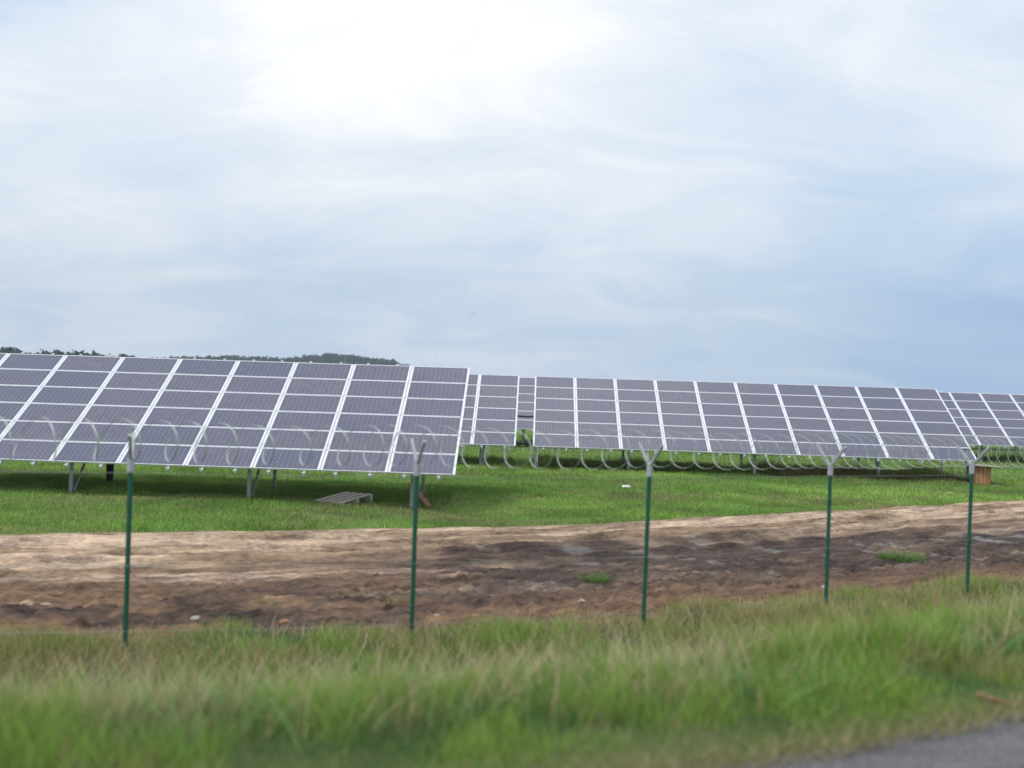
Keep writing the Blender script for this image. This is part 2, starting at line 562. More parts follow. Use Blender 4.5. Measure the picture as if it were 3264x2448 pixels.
def dirt_cols(X, Y):
    z, churn, wetz, cl, ruts, q, obl = zdirt(X, Y)
    V_ = (Yd(X) - Y) * .87
    light = np.array([.42, .315, .220]); brown = np.array([.172, .110, .070]); dark = np.array([.070, .050, .043])
    red = np.array([.185, .110, .066])
    n = fbm(X * .5 + 9, V_ * 1.6, 4)
    n2 = fbm(X * .8 + 50, V_ * 1.8 + 8, 5, gain=.6)
    st = fbm(X * .28 + 3, V_ * 2.0 + 20, 6, gain=.66)          # long darker and paler streaks in the soil
    band = sstep(.34, .62, q + (n - .5) * .5)
    c = light * (1 - band[..., None]) + brown * band[..., None]
    dm = sstep(.47, .57, st)[..., None] * .62
    c = c * (1 - dm) + (brown * .95) * dm
    dr = sstep(.54, .64, 1 - st)[..., None] * .8 * (q[..., None] < .75)
    c = c * (1 - dr) + np.array([.48, .36, .27]) * dr
    k_ = sstep(.76, .95, q + (n2 - .5) * .3)[..., None] * .8
    c = c * (1 - k_) + red * k_
    left = np.exp(-((q - .84) / .20) ** 2) * sstep(3, -3, X)
    wd = np.clip(wetz * 1.7 + left * .9 * sstep(.40, .52, n2), 0, 1)
    wd = np.clip(wd * (0.74 + .16 * obl + 1.2 * (n2 - .35)), 0, 1)[..., None]
    c = c * (1 - wd) + dark * wd
    shine = np.clip(sstep(.15, .5, wetz) * sstep(.0, .7, -obl) * sstep(.50, .57, n2) * sstep(.48, .54, fbm(X * 1.6, V_ * 2.6 + 70, 4)), 0, 1)
    return {'soil': np.concatenate([c, shine[..., None]], -1)}


xs_d = axis(-10, 17, .055, -3500, 3500, 1.22)
strip('dirt_track', xs_d, [lerp(off(Yv, -.25), off(Ydj, .9), t) for t in np.linspace(0, 1, 190)],
      lambda X, Y: zbase(X, Y) + zdirt(X, Y)[0] - .03 * sstep(0, .06, Yv(X) - Y) - .03 * sstep(0, .3, Y - Ydj(X)) - .008, M_soil,
      uvf=lambda X, Y: np.stack([X * 1.15, (Yd(X) - Y) * .87], -1), colf=dirt_cols)
qs = np.concatenate([[-.35], axis(0, 24, .4, 0, 4500, 1.14)])
zfield = lambda X, Y: zbase(X, Y) + (fbm(X * .7, Y * .7, 3) - .5) * .08 * sstep(0, 1, Y - Ydj(X)) * (Y < 120) - .12 * (Y < Ydj(X) - .1)
strip('grass_field', axis(-30, 40, .4, -3500, 3500), [off(Ydj, q_) for q_ in qs], zfield, M_turf)


# ------------------------------------------------------------------ grass
def blades(P, h, wd, az, lean, curl, col, segs=3):
    """P (N,3) base points -> arrays of tapered bent blades"""
    N = len(P)
    dirv = np.stack([np.cos(az), np.sin(az)], -1)
    face = az + rng.uniform(-1.3, 1.3, N) + np.pi / 2
    side = np.stack([np.cos(face), np.sin(face)], -1)
    vs, cs = [], []
    for s_ in range(segs + 1):
        t = s_ / segs
        hor = h * (lean * t + curl * t * t)
        up = h * t * np.sqrt(np.clip(1 - (lean * .6 + curl * t * .6) ** 2, .15, 1))
        ctr = P + np.c_[dirv * hor[:, None], up]
        wv = wd * (1 - t) ** .7 * .5 if s_ < segs else wd * 0
        if s_ < segs:
            vs += [ctr - np.c_[side * wv[:, None], np.zeros(N)], ctr + np.c_[side * wv[:, None], np.zeros(N)]]
            cs += [col, col]
        else:
            vs += [ctr]; cs += [col]
    k_ = 2 * segs + 1
    V = np.stack(vs, 1).reshape(-1, 3)
    C = np.stack(cs, 1).reshape(-1, 3)
    b = (np.arange(N) * k_)[:, None]
    quads = [b + np.array([2 * s_, 2 * s_ + 1, 2 * s_ + 3, 2 * s_ + 2]) for s_ in range(segs - 1)]
    Fs = ([np.concatenate(quads)] if quads else []) + [b + np.array([2 * segs - 2, 2 * segs - 1, 2 * segs])]
    return V, Fs, C


def lerp_c(a, b, t): return np.array(a) * (1 - t[:, None]) + np.array(b) * t[:, None]


class Acc:
    def __init__(s): s.V, s.F3, s.F4, s.C, s.n = [], [], [], [], 0
    def add(s, V, Fs, C):
        for q in Fs:
            (s.F4 if q.shape[1] == 4 else s.F3).append(q + s.n)
        s.V.append(V); s.C.append(C); s.n += len(V)
    def build(s, name, matl, parent=None):
        F = ([np.concatenate(s.F4)] if s.F4 else []) + ([np.concatenate(s.F3)] if s.F3 else [])
        return mesh_np(name, np.concatenate(s.V), F, matl, parent, smooth=False, cols={'tint': np.concatenate(s.C)})


G1, G2, G3 = (.170, .290, .045), (.280, .430, .085), (.105, .215, .065)   # fresh, bright, deep green
DRY, DRY2 = (.46, .37, .20), (.32, .235, .14)

# verge ---------------------------------------------------------------
acc = Acc()


def in_view(x, y, margin=1.0):
    return (np.abs(x) < y * .52 + margin)


def verge_pts(n, x0, x1, t0, t1):
    x = rng.uniform(x0, x1, n); t = rng.uniform(t0, t1, n)
    y = Yr(x) * (1 - t) + Yv(x) * t
    k_ = in_view(x, y, 1.2) & (y > 2.6)
    return x[k_], y[k_], t[k_]


for (n, t0, t1, x0, x1) in ((260000, .02, 1.02, -5, 5), (170000, .05, 1.04, 2, 14)):
    x, y, t = verge_pts(n, x0, x1, t0, t1)
    cl = fbm(x * .9 + 20, y * 1.3 + 4, 3)
    cl2 = fbm(x * .45 + 60, y * .8, 3)
    keep = rng.random(len(x)) < np.clip(.45 + 1.4 * (cl - .35), .2, 1)
    x, y, t, cl, cl2 = [a[keep] for a in (x, y, t, cl, cl2)]
    n_ = len(x)
    tl = .10 * sstep(1, 5, x)
    hmax = .08 + .27 * sstep(.02, .16, t) * (1 - .66 * sstep(.20 + tl, .42 + tl, t) + .30 * sstep(.7, .95, t)) * (1 + .5 * sstep(2, 6, x))
    hmax = hmax * (.10 + 1.1 * cl + 1.3 * np.clip(fbm(x * 2.4 + 15, y * 2.4 + 6, 3) - .35, 0, 1))
    h = hmax * rng.uniform(.45, 1.0, n_)
    P = np.c_[x, y, zverge(x, y) - .02]
    dryf = np.clip(sstep(.20, .42, t - tl + (cl2 - .5) * .6) * .50 * (1 - .6 * sstep(.80, 1, t)) + .20 + 2.4 * (cl2 - .5) + 1.2 * (fbm(x * 2.2 + 7, y * 2.2, 2) - .5), .04, .86)
    isdry = rng.random(n_) < dryf * .85
    g = lerp_c(G1, G2, rng.random(n_))
    c3 = fbm(x * 2.4 + 15, y * 2.4 + 6, 3)
    kd = sstep(.50, .40, c3 * .6 + cl * .4)[:, None]
    g = g * (1 - kd) + np.array(G3) * kd
    d = lerp_c(DRY, DRY2, rng.random(n_))
    col = np.where(isdry[:, None], d, g) * rng.uniform(.8, 1.2, n_)[:, None]
    wd = np.where(isdry, .0035, .0045) * rng.uniform(.7, 1.5, n_) * (1 + .05 * y)
    V, Fs, C = blades(P, h, wd, rng.uniform(0, 2 * np.pi, n_), rng.uniform(.05, .45, n_), rng.uniform(0, .55, n_), col)
    acc.add(V, Fs, C)
# tall dry stems with seed heads
x, y, t = verge_pts(14000, -5, 14, .12, .98)
n_ = len(x)
h = rng.uniform(.25, .55, n_) * (1 - .45 * sstep(.4, .7, t))
col = lerp_c((.60, .52, .32), (.38, .30, .18), rng.random(n_))
V, Fs, C = blades(np.c_[x, y, zverge(x, y)], h, np.full(n_, .0045) * (1 + .06 * y), rng.uniform(0, 2 * np.pi, n_), rng.uniform(.05, .55, n_), rng.uniform(0, .9, n_), col, 4)
acc.add(V, Fs, C)
# broad arching leaves in the near clumps
x, y, t = verge_pts(3500, -4.5, 7, .06, .45)
cl = fbm(x * 1.3 + 33, y * 1.3, 2)
k_ = cl > .5; x, y, t = x[k_], y[k_], t[k_]
n_ = len(x)
col = lerp_c((.12, .27, .07), (.20, .36, .11), rng.random(n_))
V, Fs, C = blades(np.c_[x, y, zverge(x, y)], rng.uniform(.18, .42, n_), rng.uniform(.006, .012, n_), rng.uniform(0, 2 * np.pi, n_), rng.uniform(.3, .8, n_), rng.uniform(.3, .8, n_), col, 4)
acc.add(V, Fs, C)
# thin debris and straw along the asphalt edge
x = rng.uniform(-3, 8, 7000); y = Yr(x) + np.abs(rng.normal(0, .16, 7000)) - .14
n_ = len(x)
col = lerp_c(DRY, (.10, .13, .04), rng.random(n_))
V, Fs, C = blades(np.c_[x, y, np.full(n_, ROAD_Z + .004)], rng.uniform(.03, .12, n_), np.full(n_, .005), rng.uniform(0, 2 * np.pi, n_), rng.uniform(.6, 1.2, n_), rng.uniform(0, .3, n_), col, 2)
acc.add(V, Fs, C)
tag(acc.build('verge_grass', M_grass), 'tall green and straw coloured grass between the asphalt and the fence', 'grass', kind='stuff')

# field ---------------------------------------------------------------
acc = Acc()


def field_pts(n, ylo, yhi):
    y = rng.uniform(ylo, yhi, n); x = rng.uniform(-1, 1, n) * (yhi * .53 + 2)
    k_ = in_view(x, y, 2.0) & (y > Ydj(x) - .12)
    return x[k_], y[k_]


for (n, ylo, yhi, hm, wm) in ((260000, 18, 31, .085, .016), (190000, 29, 42, .10, .020), (90000, 40, 66, .13, .036)):
    x, y = field_pts(n, ylo, yhi)
    cl = fbm(x * .7 + 3, y * .7, 4); c2 = fbm(x * .22 + 40, y * .3 + 3, 3)
    n_ = len(x)
    h = hm * rng.uniform(.4, 1.3, n_) * (.15 + 1.7 * cl)
    tt = np.clip(c2 * 2.4 - .7 + rng.uniform(-.3, .3, n_), 0, 1)
    col = lerp_c((.150, .285, .055), (.290, .450, .095), tt)
    dry = rng.random(n_) < np.clip(.12 + 2.2 * (fbm(x * .5 + 80, y * .9 + 9, 4) - .52), .03, .75)
    col = np.where(dry[:, None], np.array([.28, .24, .13]), col) * rng.uniform(.75, 1.2, n_)[:, None] * (.80 + .36 * sstep(.34, .62, fbm(x * .9 + 70, y * 1.0 + 31, 4)))[:, None]
    V, Fs, C = blades(np.c_[x, y, zfield(x, y) - .01], h, wm * rng.uniform(.6, 1.4, n_), rng.uniform(0, 2 * np.pi, n_), rng.uniform(.1, .7, n_), rng.uniform(0, .5, n_), col, 2)
    acc.add(V, Fs, C)
# weeds left uncut below the tables
for (x0, x1, y0, y1, n, hh, dryp) in ((-17, -1.5, 26.6, 29.2, 26000, .20, .15), (-15, .2, 39.6, 42.8, 14000, .34, .2), (1, 17, 39.7, 43.0, 34000, .36, .3),
                                      (-1.5, 14, 53.5, 57, 12000, .35, .2), (15, 31, 53.5, 57, 14000, .4, .2), (10, 17, 38.9, 40.8, 14000, .32, .7)):
    x = rng.uniform(x0, x1, n); y = rng.uniform(y0, y1, n)
    cl = fbm(x * .8, y * .8 + 11, 3)
    n_ = len(x)
    dry = rng.random(n_) < dryp
    col = np.where(dry[:, None], np.array([.20, .14, .08]), lerp_c((.09, .18, .03), (.17, .29, .05), rng.random(n_)))
    V, Fs, C = blades(np.c_[x, y, zfield(x, y) - .01], hh * cl * rng.uniform(.6, 1.8, n_), .022 * rng.uniform(.6, 1.4, n_), rng.uniform(0, 2 * np.pi, n_), rng.uniform(.1, .5, n_), rng.uniform(0, .5, n_), col, 2)
    acc.add(V, Fs, C)
tag(acc.build('field_grass', M_grass), 'short green meadow grass under and in front of the solar tables', 'grass', kind='stuff')


def weed_tuft(loc, rad, h, n, label):
    a = Acc()
    rr = rad * np.sqrt(rng.random(n)); th = rng.uniform(0, 2 * np.pi, n)
    P = np.c_[rr * np.cos(th) * 1.25, rr * np.sin(th), np.zeros(n) - .03]
    col = lerp_c((.09, .19, .04), (.16, .28, .07), rng.random(n))
    a.add(*blades(P, h * rng.uniform(.5, 1, n), np.full(n, .012), th, rng.uniform(.2, 1.0, n), rng.uniform(0, .5, n), col, 3))
    o = a.build('weed_tuft', M_grass)
    z = float(zbase(np.array([loc[0]]), np.array([loc[1]]))[0] + zdirt(np.array([loc[0]]), np.array([loc[1]]))[0][0])
    o.location = (loc[0], loc[1], z)
    tag(o, label, 'weed', 'green weeds sprouting in the bare soil')


weed_tuft((7.0, 19.0), .30, .26, 420, 'largest bright green weed clump in the muddy soil between the two right posts')
weed_tuft((1.32, 15.7), .16, .20, 200, 'small green weed sprout in the mud left of the middle fence post')
weed_tuft((-4.0, 13.6), .18, .12, 150, 'low green weeds in the brown soil left of the leftmost post')
weed_tuft((-2.9, 13.3), .13, .10, 110, 'faint small weed patch in the soil right of the leftmost post')
weed_tuft((-1.5, 13.9), .13, .10, 90, 'tiny weed patch in dark soil just left of the second post')


# ------------------------------------------------------------------ solar tables
TILT = R(32.2)
MW, MH = 1.60, 4.94 / 6          # pitch of the modules
GW, GH = 1.585, .812             # module outer size
FR = .028                        # frame face width, short sides
FL = .017                        # long sides
BX, BY = .030, .008             # white border round the cells
TH = .04


def module_meshes():
    mb = MB()
    z = .034
    # glass: uv 0..1 over the cell field, beyond it the white border
    x0, x1, y0, y1 = -GW / 2 + FR, GW / 2 - FR, -GH / 2 + FL, GH / 2 - FL
    mb.add([(x0, y0, z), (x1, y0, z), (x1, y1, z), (x0, y1, z)], [(0, 1, 2, 3)])
    mb.add([(x0, y0, z - .012), (x1, y0, z - .012), (x1, y1, z - .012), (x0, y1, z - .012)], [(3, 2, 1, 0)])
    me = bpy.data.meshes.new('solar_module')
    me.from_pydata(mb.v, [], mb.f)
    me.materials.append(M_cells)
    ul = me.uv_layers.new(name='UVMap')
    ux, uy = BX / (x1 - x0 - 2 * BX), BY / (y1 - y0 - 2 * BY)
    q = {0: (-ux, -uy), 1: (1 + ux, -uy), 2: (1 + ux, 1 + uy), 3: (-ux, 1 + uy)}
    for lp in me.loops:
        ul.data[lp.index].uv = q[lp.vertex_index % 4]
    fm = MB()
    fm.box((-GW / 2, -GH / 2, 0), (GW / 2, -GH / 2 + FL, TH))
    fm.box((-GW / 2, GH / 2 - FL, 0), (GW / 2, GH / 2, TH))
    fm.box((-GW / 2, -GH / 2 + FL, 0), (-GW / 2 + FR, GH / 2 - FL, TH - .002))
    fm.box((GW / 2 - FR, -GH / 2 + FL, 0), (GW / 2, GH / 2 - FL, TH - .002))
    me2 = bpy.data.meshes.new('frame')
    me2.from_pydata(fm.v, [], fm.f)
    me2.materials.append(M_alu)
    return me, me2


ME_MOD, ME_FRAME = module_meshes()
rail_mb = MB()
rail_mb.box((-.03, -.085, -.075), (.03, 6 * MH + .085, -.012))
rail_mb.box((-.045, -.095, -.082), (.045, -.070, .012))
rail_mb.box((-.034, 6 * MH + .01, -.03), (.034, 6 * MH + .055, TH + .008))
rail_me = bpy.data.meshes.new('rail')
rail_me.from_pydata(rail_mb.v, [], rail_mb.f)
rail_me.materials.append(M_alu2)
cap_mb = MB()
cap_mb.tube([(0, -.105, -.045), (0, -.118, -.045)], .026, 10)
cap_mb.tube([(0, -.0955, -.045), (0, -.105, -.045)], .036, 10)
cap_me = bpy.data.meshes.new('end_cap')
cap_me.from_pydata(cap_mb.v, [], cap_mb.f)
cap_me.materials.append(M_alu2)


def solar_table(x, y, z, yaw, cols, supports, label, extra=None, vis=None):
    """x,y,z = lower left corner of the panel plane; local X along the row, Y back"""
    root = empty('solar_table', (x, y, 0), yaw)
    root['label'] = label; root['category'] = 'solar table'; root['group'] = 'tilted rows of solar panels in the field'
    Lw = cols * MW
    ct, st = math.cos(TILT), math.sin(TILT)
    rg = random.Random(int(x * 100) + int(y))
    for i in range(cols):
        for j in range(6):
            if vis is not None and not vis(i, j): continue
            o = bpy.data.objects.new('solar_module', ME_MOD); link(o, root)
            s_ = (j + .5) * MH
            o.location = ((i + .5) * MW, s_ * ct, z + s_ * st)
            o.rotation_euler = (TILT + rg.uniform(-.005, .005), rg.uniform(-.003, .003), rg.uniform(-.0014, .0014))
            fo = bpy.data.objects.new('frame', ME_FRAME); link(fo, o)
        for fx in (.24, .76):
            o = bpy.data.objects.new('rail', rail_me); link(o, root)
            o.location = ((i + fx + rg.uniform(-.02, .02)) * MW, 0, z)
            o.rotation_euler = (TILT, 0, 0)
            c = bpy.data.objects.new('end_cap', cap_me); link(c, o)
    for s_ in (.95, 3.9):
        b = MB(); zz = z + s_ * st - .12; b.box((.1, s_ * ct - .04, zz - .07), (Lw - .1, s_ * ct + .04, zz + .03))
        b.build('purlin', M_galv_shaded, root)
    n1, n2 = .80, 3.30
    for sx in supports:
        wx = Vector((math.cos(yaw), math.sin(yaw))) * sx + Vector((x, y))
        nn = Vector((-math.sin(yaw), math.cos(yaw)))
        def gz(d): p = wx + nn * d; return float(zbase(np.array([p.x]), np.array([p.y]))[0])
        zt = z + n1 * math.tan(TILT) - .20
        b = MB(); b.bar((sx, n1, gz(n1) - .1), (sx, n1, zt), .085, .065)
        b.bar((sx - .03, n1 - .034, gz(n1) - .1), (sx - .03, n1 - .034, zt), .02, .004)
        b.build('front_leg', M_galv, root)
        b = MB(); b.bar((sx + .07, n1 + .02, gz(n1) + .05), (sx + .07, n2 - .25, z + (n2 - .25) * math.tan(TILT) - .17), .05, .05, up=(1, 0, 0))
        b.build('brace', M_galv, root)
        zt = z + n2 * math.tan(TILT) - .20
        b = MB(); b.bar((sx, n2, gz(n2) - .1), (sx, n2, zt), .085, .065)
        b.build('rear_leg', M_galv_shaded, root)
        b = MB(); b.bar((sx - .06, n1 + .04, z + n1 * math.tan(TILT) - .20), (sx - .06, n2 + .7, z + (n2 + .7) * math.tan(TILT) - .20), .05, .09, up=(1, 0, 0))
        b.build('girder', M_galv_shaded, root)
    return root


Y1, Y2 = R(-1.47), R(-1.24)
Z1, Z2, Z3, Z4 = CAMZ - 1.85, CAMZ - 1.72, CAMZ - 1.50, CAMZ - 1.24
ax, ay = -1.26 - 16 * math.cos(Y1), 25.05 - 16 * math.sin(Y1)
T1 = solar_table(ax, ay, Z1, Y1, 10, [2.3, 6.55, 10.93, 14.9], 'largest and nearest solar table filling the left side above the wooden pallet')
T2 = solar_table(.21 - 16 * math.cos(Y2), 38.69 - 16 * math.sin(Y2), Z2, Y2, 10, [1.2, 5.6, 10.2, 14.7], 'second row solar table mostly hidden behind the right edge of the nearest one')
T3 = solar_table(.82, 38.67, Z2, Y2, 10, [.12, 3.55, 8.18, 12.72, 15.95], 'wide solar table in the middle of the second row, left of the cable spool')
T4 = solar_table(-1.75, 52.75, Z3, Y2, 10, [2.35, 6.5, 10.6, 14.7], 'third row solar table seen through the narrow gap in the second row')
T5 = solar_table(15.25, 52.95, Z3 - .06, Y2, 10, [1.1, 5.2, 8.4, 11.2, 14.9], 'third row solar table at the right edge behind the cable spool')
T6 = solar_table(18.6, 66.6, Z4 - .04, Y2, 10, [1.1, 5.2, 9.4, 14.4], 'farthest solar table, only its thin top edge showing above the right one')

# dark tubes and a box beside the rear leg of the nearest table
b = MB()
lx, ly = 6.55, 3.18
gzl = .1
for k_ in range(5):
    dx = -.09 + .045 * k_
    pts = [(lx + dx * 1.2, ly - .02 * k_, 2.5), (lx + dx * 1.3, ly - .03, 1.5), (lx + dx + .01, ly - .05, .7), (lx + dx * .8, ly - .04, .28 + .03 * k_), (lx + dx * .7, ly - .03, .05)]
    b.tube(pts, .022, 6)
b.box((lx - .13, ly - .10, .85), (lx + .14, ly + .0, 1.35))
b.build('dark_bundle', M_rubber, T1)
# small dark box at the right end of the middle table
b = MB(); b.box((15.70, .55, Z2 + .05), (15.98, .75, Z2 + .42)); b.box((15.80, .6, .75), (15.84, .64, Z2 + .05)); b.build('end_box', M_box, T3)

for (zz, sag, lab) in ((Z2 + 1.13, .05, 'upper black cable bridging the gap between the two second row tables'),
                       (Z2 + .17, .04, 'lower black cable bridging the gap between the two second row tables')):
    pts = []
    yo = 38.72 + (zz - Z2) / math.tan(TILT) + .05
    for k_ in range(9):
        t = k_ / 8
        pts.append((.0 + 1.0 * t, yo, zz - 4 * sag * t * (1 - t) - .03 * t))
    b = MB(); b.tube(pts, .032, 8)
    o = b.build('cable', M_rubber, smooth=True)
    tag(o, lab, 'cable', 'black cables in the gap')

# ------------------------------------------------------------------ fence
fx = [-9.0, -6.35, -3.60, -.94, 1.56, 3.94, 6.27, 8.55, 10.8]
posts = [(x_, float(Yf(np.array([x_]))[0])) for x_ in fx]
fence = empty('boundary_fence', (posts[2][0], posts[2][1], 0))
tag(fence, 'green steel post fence with thin wires and forked steel tops along the soil track', 'fence')
fo = Vector((posts[2][0], posts[2][1], 0))
CUPZ = 1.83
LEAN = math.tan(R(.9))
vtips = []
for k_, (px, py) in enumerate(posts):
    if k_ + 1 < len(posts): dr = Vector((posts[k_ + 1][0] - px, posts[k_ + 1][1] - py, 0)).normalized()
    pr = Vector((-dr.y, dr.x, 0))
    base = Vector((px, py, 0)) - fo
    gz_ = float(zbase(np.array([px]), np.array([py]))[0])
    ln = [0, 0, -.012, -.002, .025, .012, .03, .01, .02][k_]
    tp = base + Vector((0, 0, CUPZ))
    bt = base + Vector((-ln, 0, gz_ - .3))
    b = MB()
    b.tube([bt, tp], .024, 12)
    for cz in (.25, .9, 1.5):
        p = bt.lerp(tp, (cz - bt.z) / (CUPZ - bt.z)); b.bar(p + Vector((0, -.026, -.02)), p + Vector((0, -.026, .02)), .03, .008)
    post = b.build('fence_post', M_fence_green, fence, smooth=False)
    b = MB(); b.tube([tp + Vector((0, 0, -.02)), tp + Vector((0, 0, .115))], .034, 14)
    b.build('sleeve', M_sleeve, post)
    b = MB()
    vb = tp + Vector((0, 0, .10))
    for s_ in (-1, 1):
        tip = vb + pr * (.23 * s_) + Vector((0, 0, .24))
        b.bar(vb + pr * (.012 * s_), tip, .028, .028, up=dr)
    b.build('forked_bracket', M_sleeve, post)
    vtips.append((tp + fo, pr))
for (zz, nm) in ((.30, 'wire'), (.92, 'wire'), (1.80, 'wire')):
    b = MB()
    pts = []
    for i in range(len(posts) - 1):
        for t in (0, .25, .5, .75):
            p = Vector((*posts[i], 0)).lerp(Vector((*posts[i + 1], 0)), t) - fo
            pts.append(p + Vector((0, -.028, zz - .03 * t * (1 - t))))
    pts.append(Vector((*posts[-1], 0)) - fo + Vector((0, -.028, zz)))
    b.tube(pts, .0026, 5)
    b.build(nm, M_wire, fence)
for s_ in (-1, 1):
    b = MB(); pts = []
    for i in range(len(vtips)):
        p, pr = vtips[i]
        pts.append(p - fo + pr * (.17 * s_) + Vector((0, 0, .28)))
        if i + 1 < len(vtips):
            q = (vtips[i][0] + vtips[i + 1][0]) / 2 - fo
            pts.append(q + pr * (.17 * s_) + Vector((0, 0, .265)))
    b.tube(pts, .0016, 5)
    b.build('wire', M_wire, fence)

# concertina coil resting in the forks -----------------------------------
def coil():
    # arc-length along the post tops
    P = [v[0] for v in vtips]
    L = [0]
    for i in range(len(P) - 1): L.append(L[-1] + (P[i + 1] - P[i]).length)
    tot_ = L[-1]
    # irregular stretch: the coil is pulled out more on the left, bunched on the right
    pitches = []
    s_ = 0
    rd = random.Random(4)
    while s_ < tot_:
        p = (.31 if s_ < 7.5 else .27 if s_ < 13 else .23) * rd.uniform(.72, 1.28)
        pitches.append((s_, p, .205, 0.0, 0.0))
        s_ += p
    mbs = MB()
    for li, (s0, pch, rad, dz, ph0) in enumerate(pitches):
        tw = .12
        n = 44
        pts, frames = [], []
        for k_ in range(n + 1):
            a = 2 * math.pi * k_ / n
            s_ = s0 + pch * (k_ / n) + tw * math.sin(a + .25) - tw * math.sin(.25)
            s_ = min(max(s_, 0), tot_ - .001)
            i = max(j for j in range(len(P)) if L[j] <= s_ + 1e-9); i = min(i, len(P) - 2)
            t = (s_ - L[i]) / (L[i + 1] - L[i])
            c = P[i].lerp(P[i + 1], t)
            d = (P[i + 1] - P[i]).normalized()
            pr = Vector((-d.y, d.x, 0))
            sag = -.03 * math.sin(math.pi * t)
            ctr = c + Vector((0, 0, .29 + sag + dz))
            rad_v = pr * math.cos(a + 1.57) + Vector((0, 0, 1)) * math.sin(a + 1.57)
            rad = .205 + .022 * (float(vnoise(np.array([s_ * 1.9]), np.array([a * .0 + 3.3]))[0]) - .5) * 2
            pts.append(ctr + rad_v * rad); frames.append((rad_v, d))
        # core wire
        mbs.tube(pts, .0024, 4, caps=False)
        # barbs
        for k_ in range(0, n, 1):
            p = pts[k_]; q = pts[(k_ + 1)]
            tdir = (q - p).normalized()
            o_ = frames[k_][0]
            sd_ = tdir.cross(o_).normalized()
            a_ = p + sd_ * .0075; c_ = p - sd_ * .0075
            mbs.add([p - tdir * .007, a_ + tdir * .012, p + tdir * .007, c_ + tdir * .012, a_ - tdir * .012, c_ - tdir * .012],
                    [(0, 4, 1, 2), (0, 2, 3, 5)])
    o = mbs.build('razor_wire_coil', M_razor)
    tag(o, 'coiled silver razor wire lying in the forked tops of the fence posts', 'razor wire')


coil()

# ------------------------------------------------------------------ small things in the field
def gz1(x, y): return float(zbase(np.array([x]), np.array([y]))[0])


# pallet: four pairs of pale boards
pal = empty('wooden_pallet', (-4.05, 26.32, gz1(-4.05, 26.32) - .05), R(-28))
tag(pal, 'grey weathered wooden pallet lying in the grass under the nearest solar table', 'pallet')
Mt = Matrix.Rotation(R(6), 4, 'X')
for k_ in range(4):
    b = MB(); x0 = -.345 + k_ * .23
    rough_box(b, (-.62, -.072, .115), (.62, .072, .138), Mt @ Matrix.Translation((x0, 0, .03)) @ Matrix.Rotation(R(90), 4, 'Z'), k_, .004)
    b.build('deck_board', M_oldwood, pal)
for k_ in range(3):
    b = MB(); y0 = -.56 + k_ * .56
    rough_box(b, (-.44, -.045, -.08), (.44, .045, .142), Mt @ Matrix.Translation((0, y0, 0)), 10 + k_, .003)
    b.build('bearer', M_oldwood, pal)
# brown plank leaning in the grass
b = MB()
pa, pb = Vector((-2.55, 27.9, .30)), Vector((-1.93, 26.2, .10))
pb.z = gz1(pb.x, pb.y) + .04
d = pb - pa
Mp = Matrix.Translation(pa) @ d.to_track_quat('X', 'Z').to_matrix().to_4x4()
rough_box(b, (0, -.075, -.02), (d.length, .075, .02), Mp, 3, .004, (8, 1, 1))
tag(b.build('wooden_plank', M_plank), 'long brown plank lying at a slant behind the second fence post', 'plank')
# cable spool
spx, spy = 17.12, 38.7
spool = empty('cable_spool', (spx, spy, gz1(spx, spy) - .06), R(12))
tag(spool, 'empty wooden cable spool with orange core standing beside the middle table', 'cable spool')


def disc(mb, cz, rad, th, M, n=40):
    vs = []
    for zz in (cz - th / 2, cz + th / 2):
        for k_ in range(n):
            a = 2 * math.pi * k_ / n
            rr_ = rad * (1 + .006 * math.sin(k_ * 3.1))
            vs.append(M @ Vector((rr_ * math.cos(a), rr_ * math.sin(a), zz)))
    mb.add(vs, [tuple(range(n))[::-1], tuple(range(n, 2 * n))] + [(k_, (k_ + 1) % n, n + (k_ + 1) % n, n + k_) for k_ in range(n)])


Mti = Matrix.Rotation(R(5), 4, 'Y') @ Matrix.Rotation(R(-2), 4, 'X')
b = MB(); disc(b, .72, .63, .05, Mti); b.build('flange', M_spooltop, spool)
b = MB(); disc(b, .02, .63, .05, Matrix.Identity(4)); b.build('flange', M_spooltop, spool)
b = MB()
for k_ in range(14):
    a = 2 * math.pi * k_ / 14
    Ms = Matrix.Rotation(a, 4, 'Z') @ Matrix.Translation((.285, 0, 0))
    b.box((-.015, -.060, .045), (.015 + .004 * (k_ % 2), .060, .70), 0, Ms)
b.build('core', M_spoolcore, spool)
b = MB(); b.tube([Mti @ Vector((0, 0, .70)), Mti @ Vector((0, 0, .752))], .06, 12); b.build('hub', M_box, spool)


def stone(x, y, s, m_, label, name='stone', cat='stone', zs=.6, dirt=True, group='loose stones by the fence'):
    import bmesh
    bm = bmesh.new(); bmesh.ops.create_icosphere(bm, subdivisions=3, radius=1)
    rd = np.random.default_rng(int(abs(x * 1000)))
    offs = rd.uniform(0, 90, 2)
    for v in bm.verts:
        n = float(fbm(np.array([v.co.x * 1.2 + offs[0] + v.co.z]), np.array([v.co.y * 1.2 + offs[1]]), 3)[0])
        v.co *= (.65 + .7 * n)
        v.co.x *= s * 1.3; v.co.y *= s; v.co.z *= s * zs
    me = bpy.data.meshes.new(name); bm.to_mesh(me); bm.free()
    me.materials.append(m_)
    o = link(bpy.data.objects.new(name, me))
    z = gz1(x, y)
    if dirt and y > float(Yv(np.array([x]))[0]): z += float(zdirt(np.array([x]), np.array([y]))[0][0])
    o.location = (x, y, z + s * zs * .45)
    o.rotation_euler = (0, 0, x * 7)
    tag(o, label, cat, group)
    return o


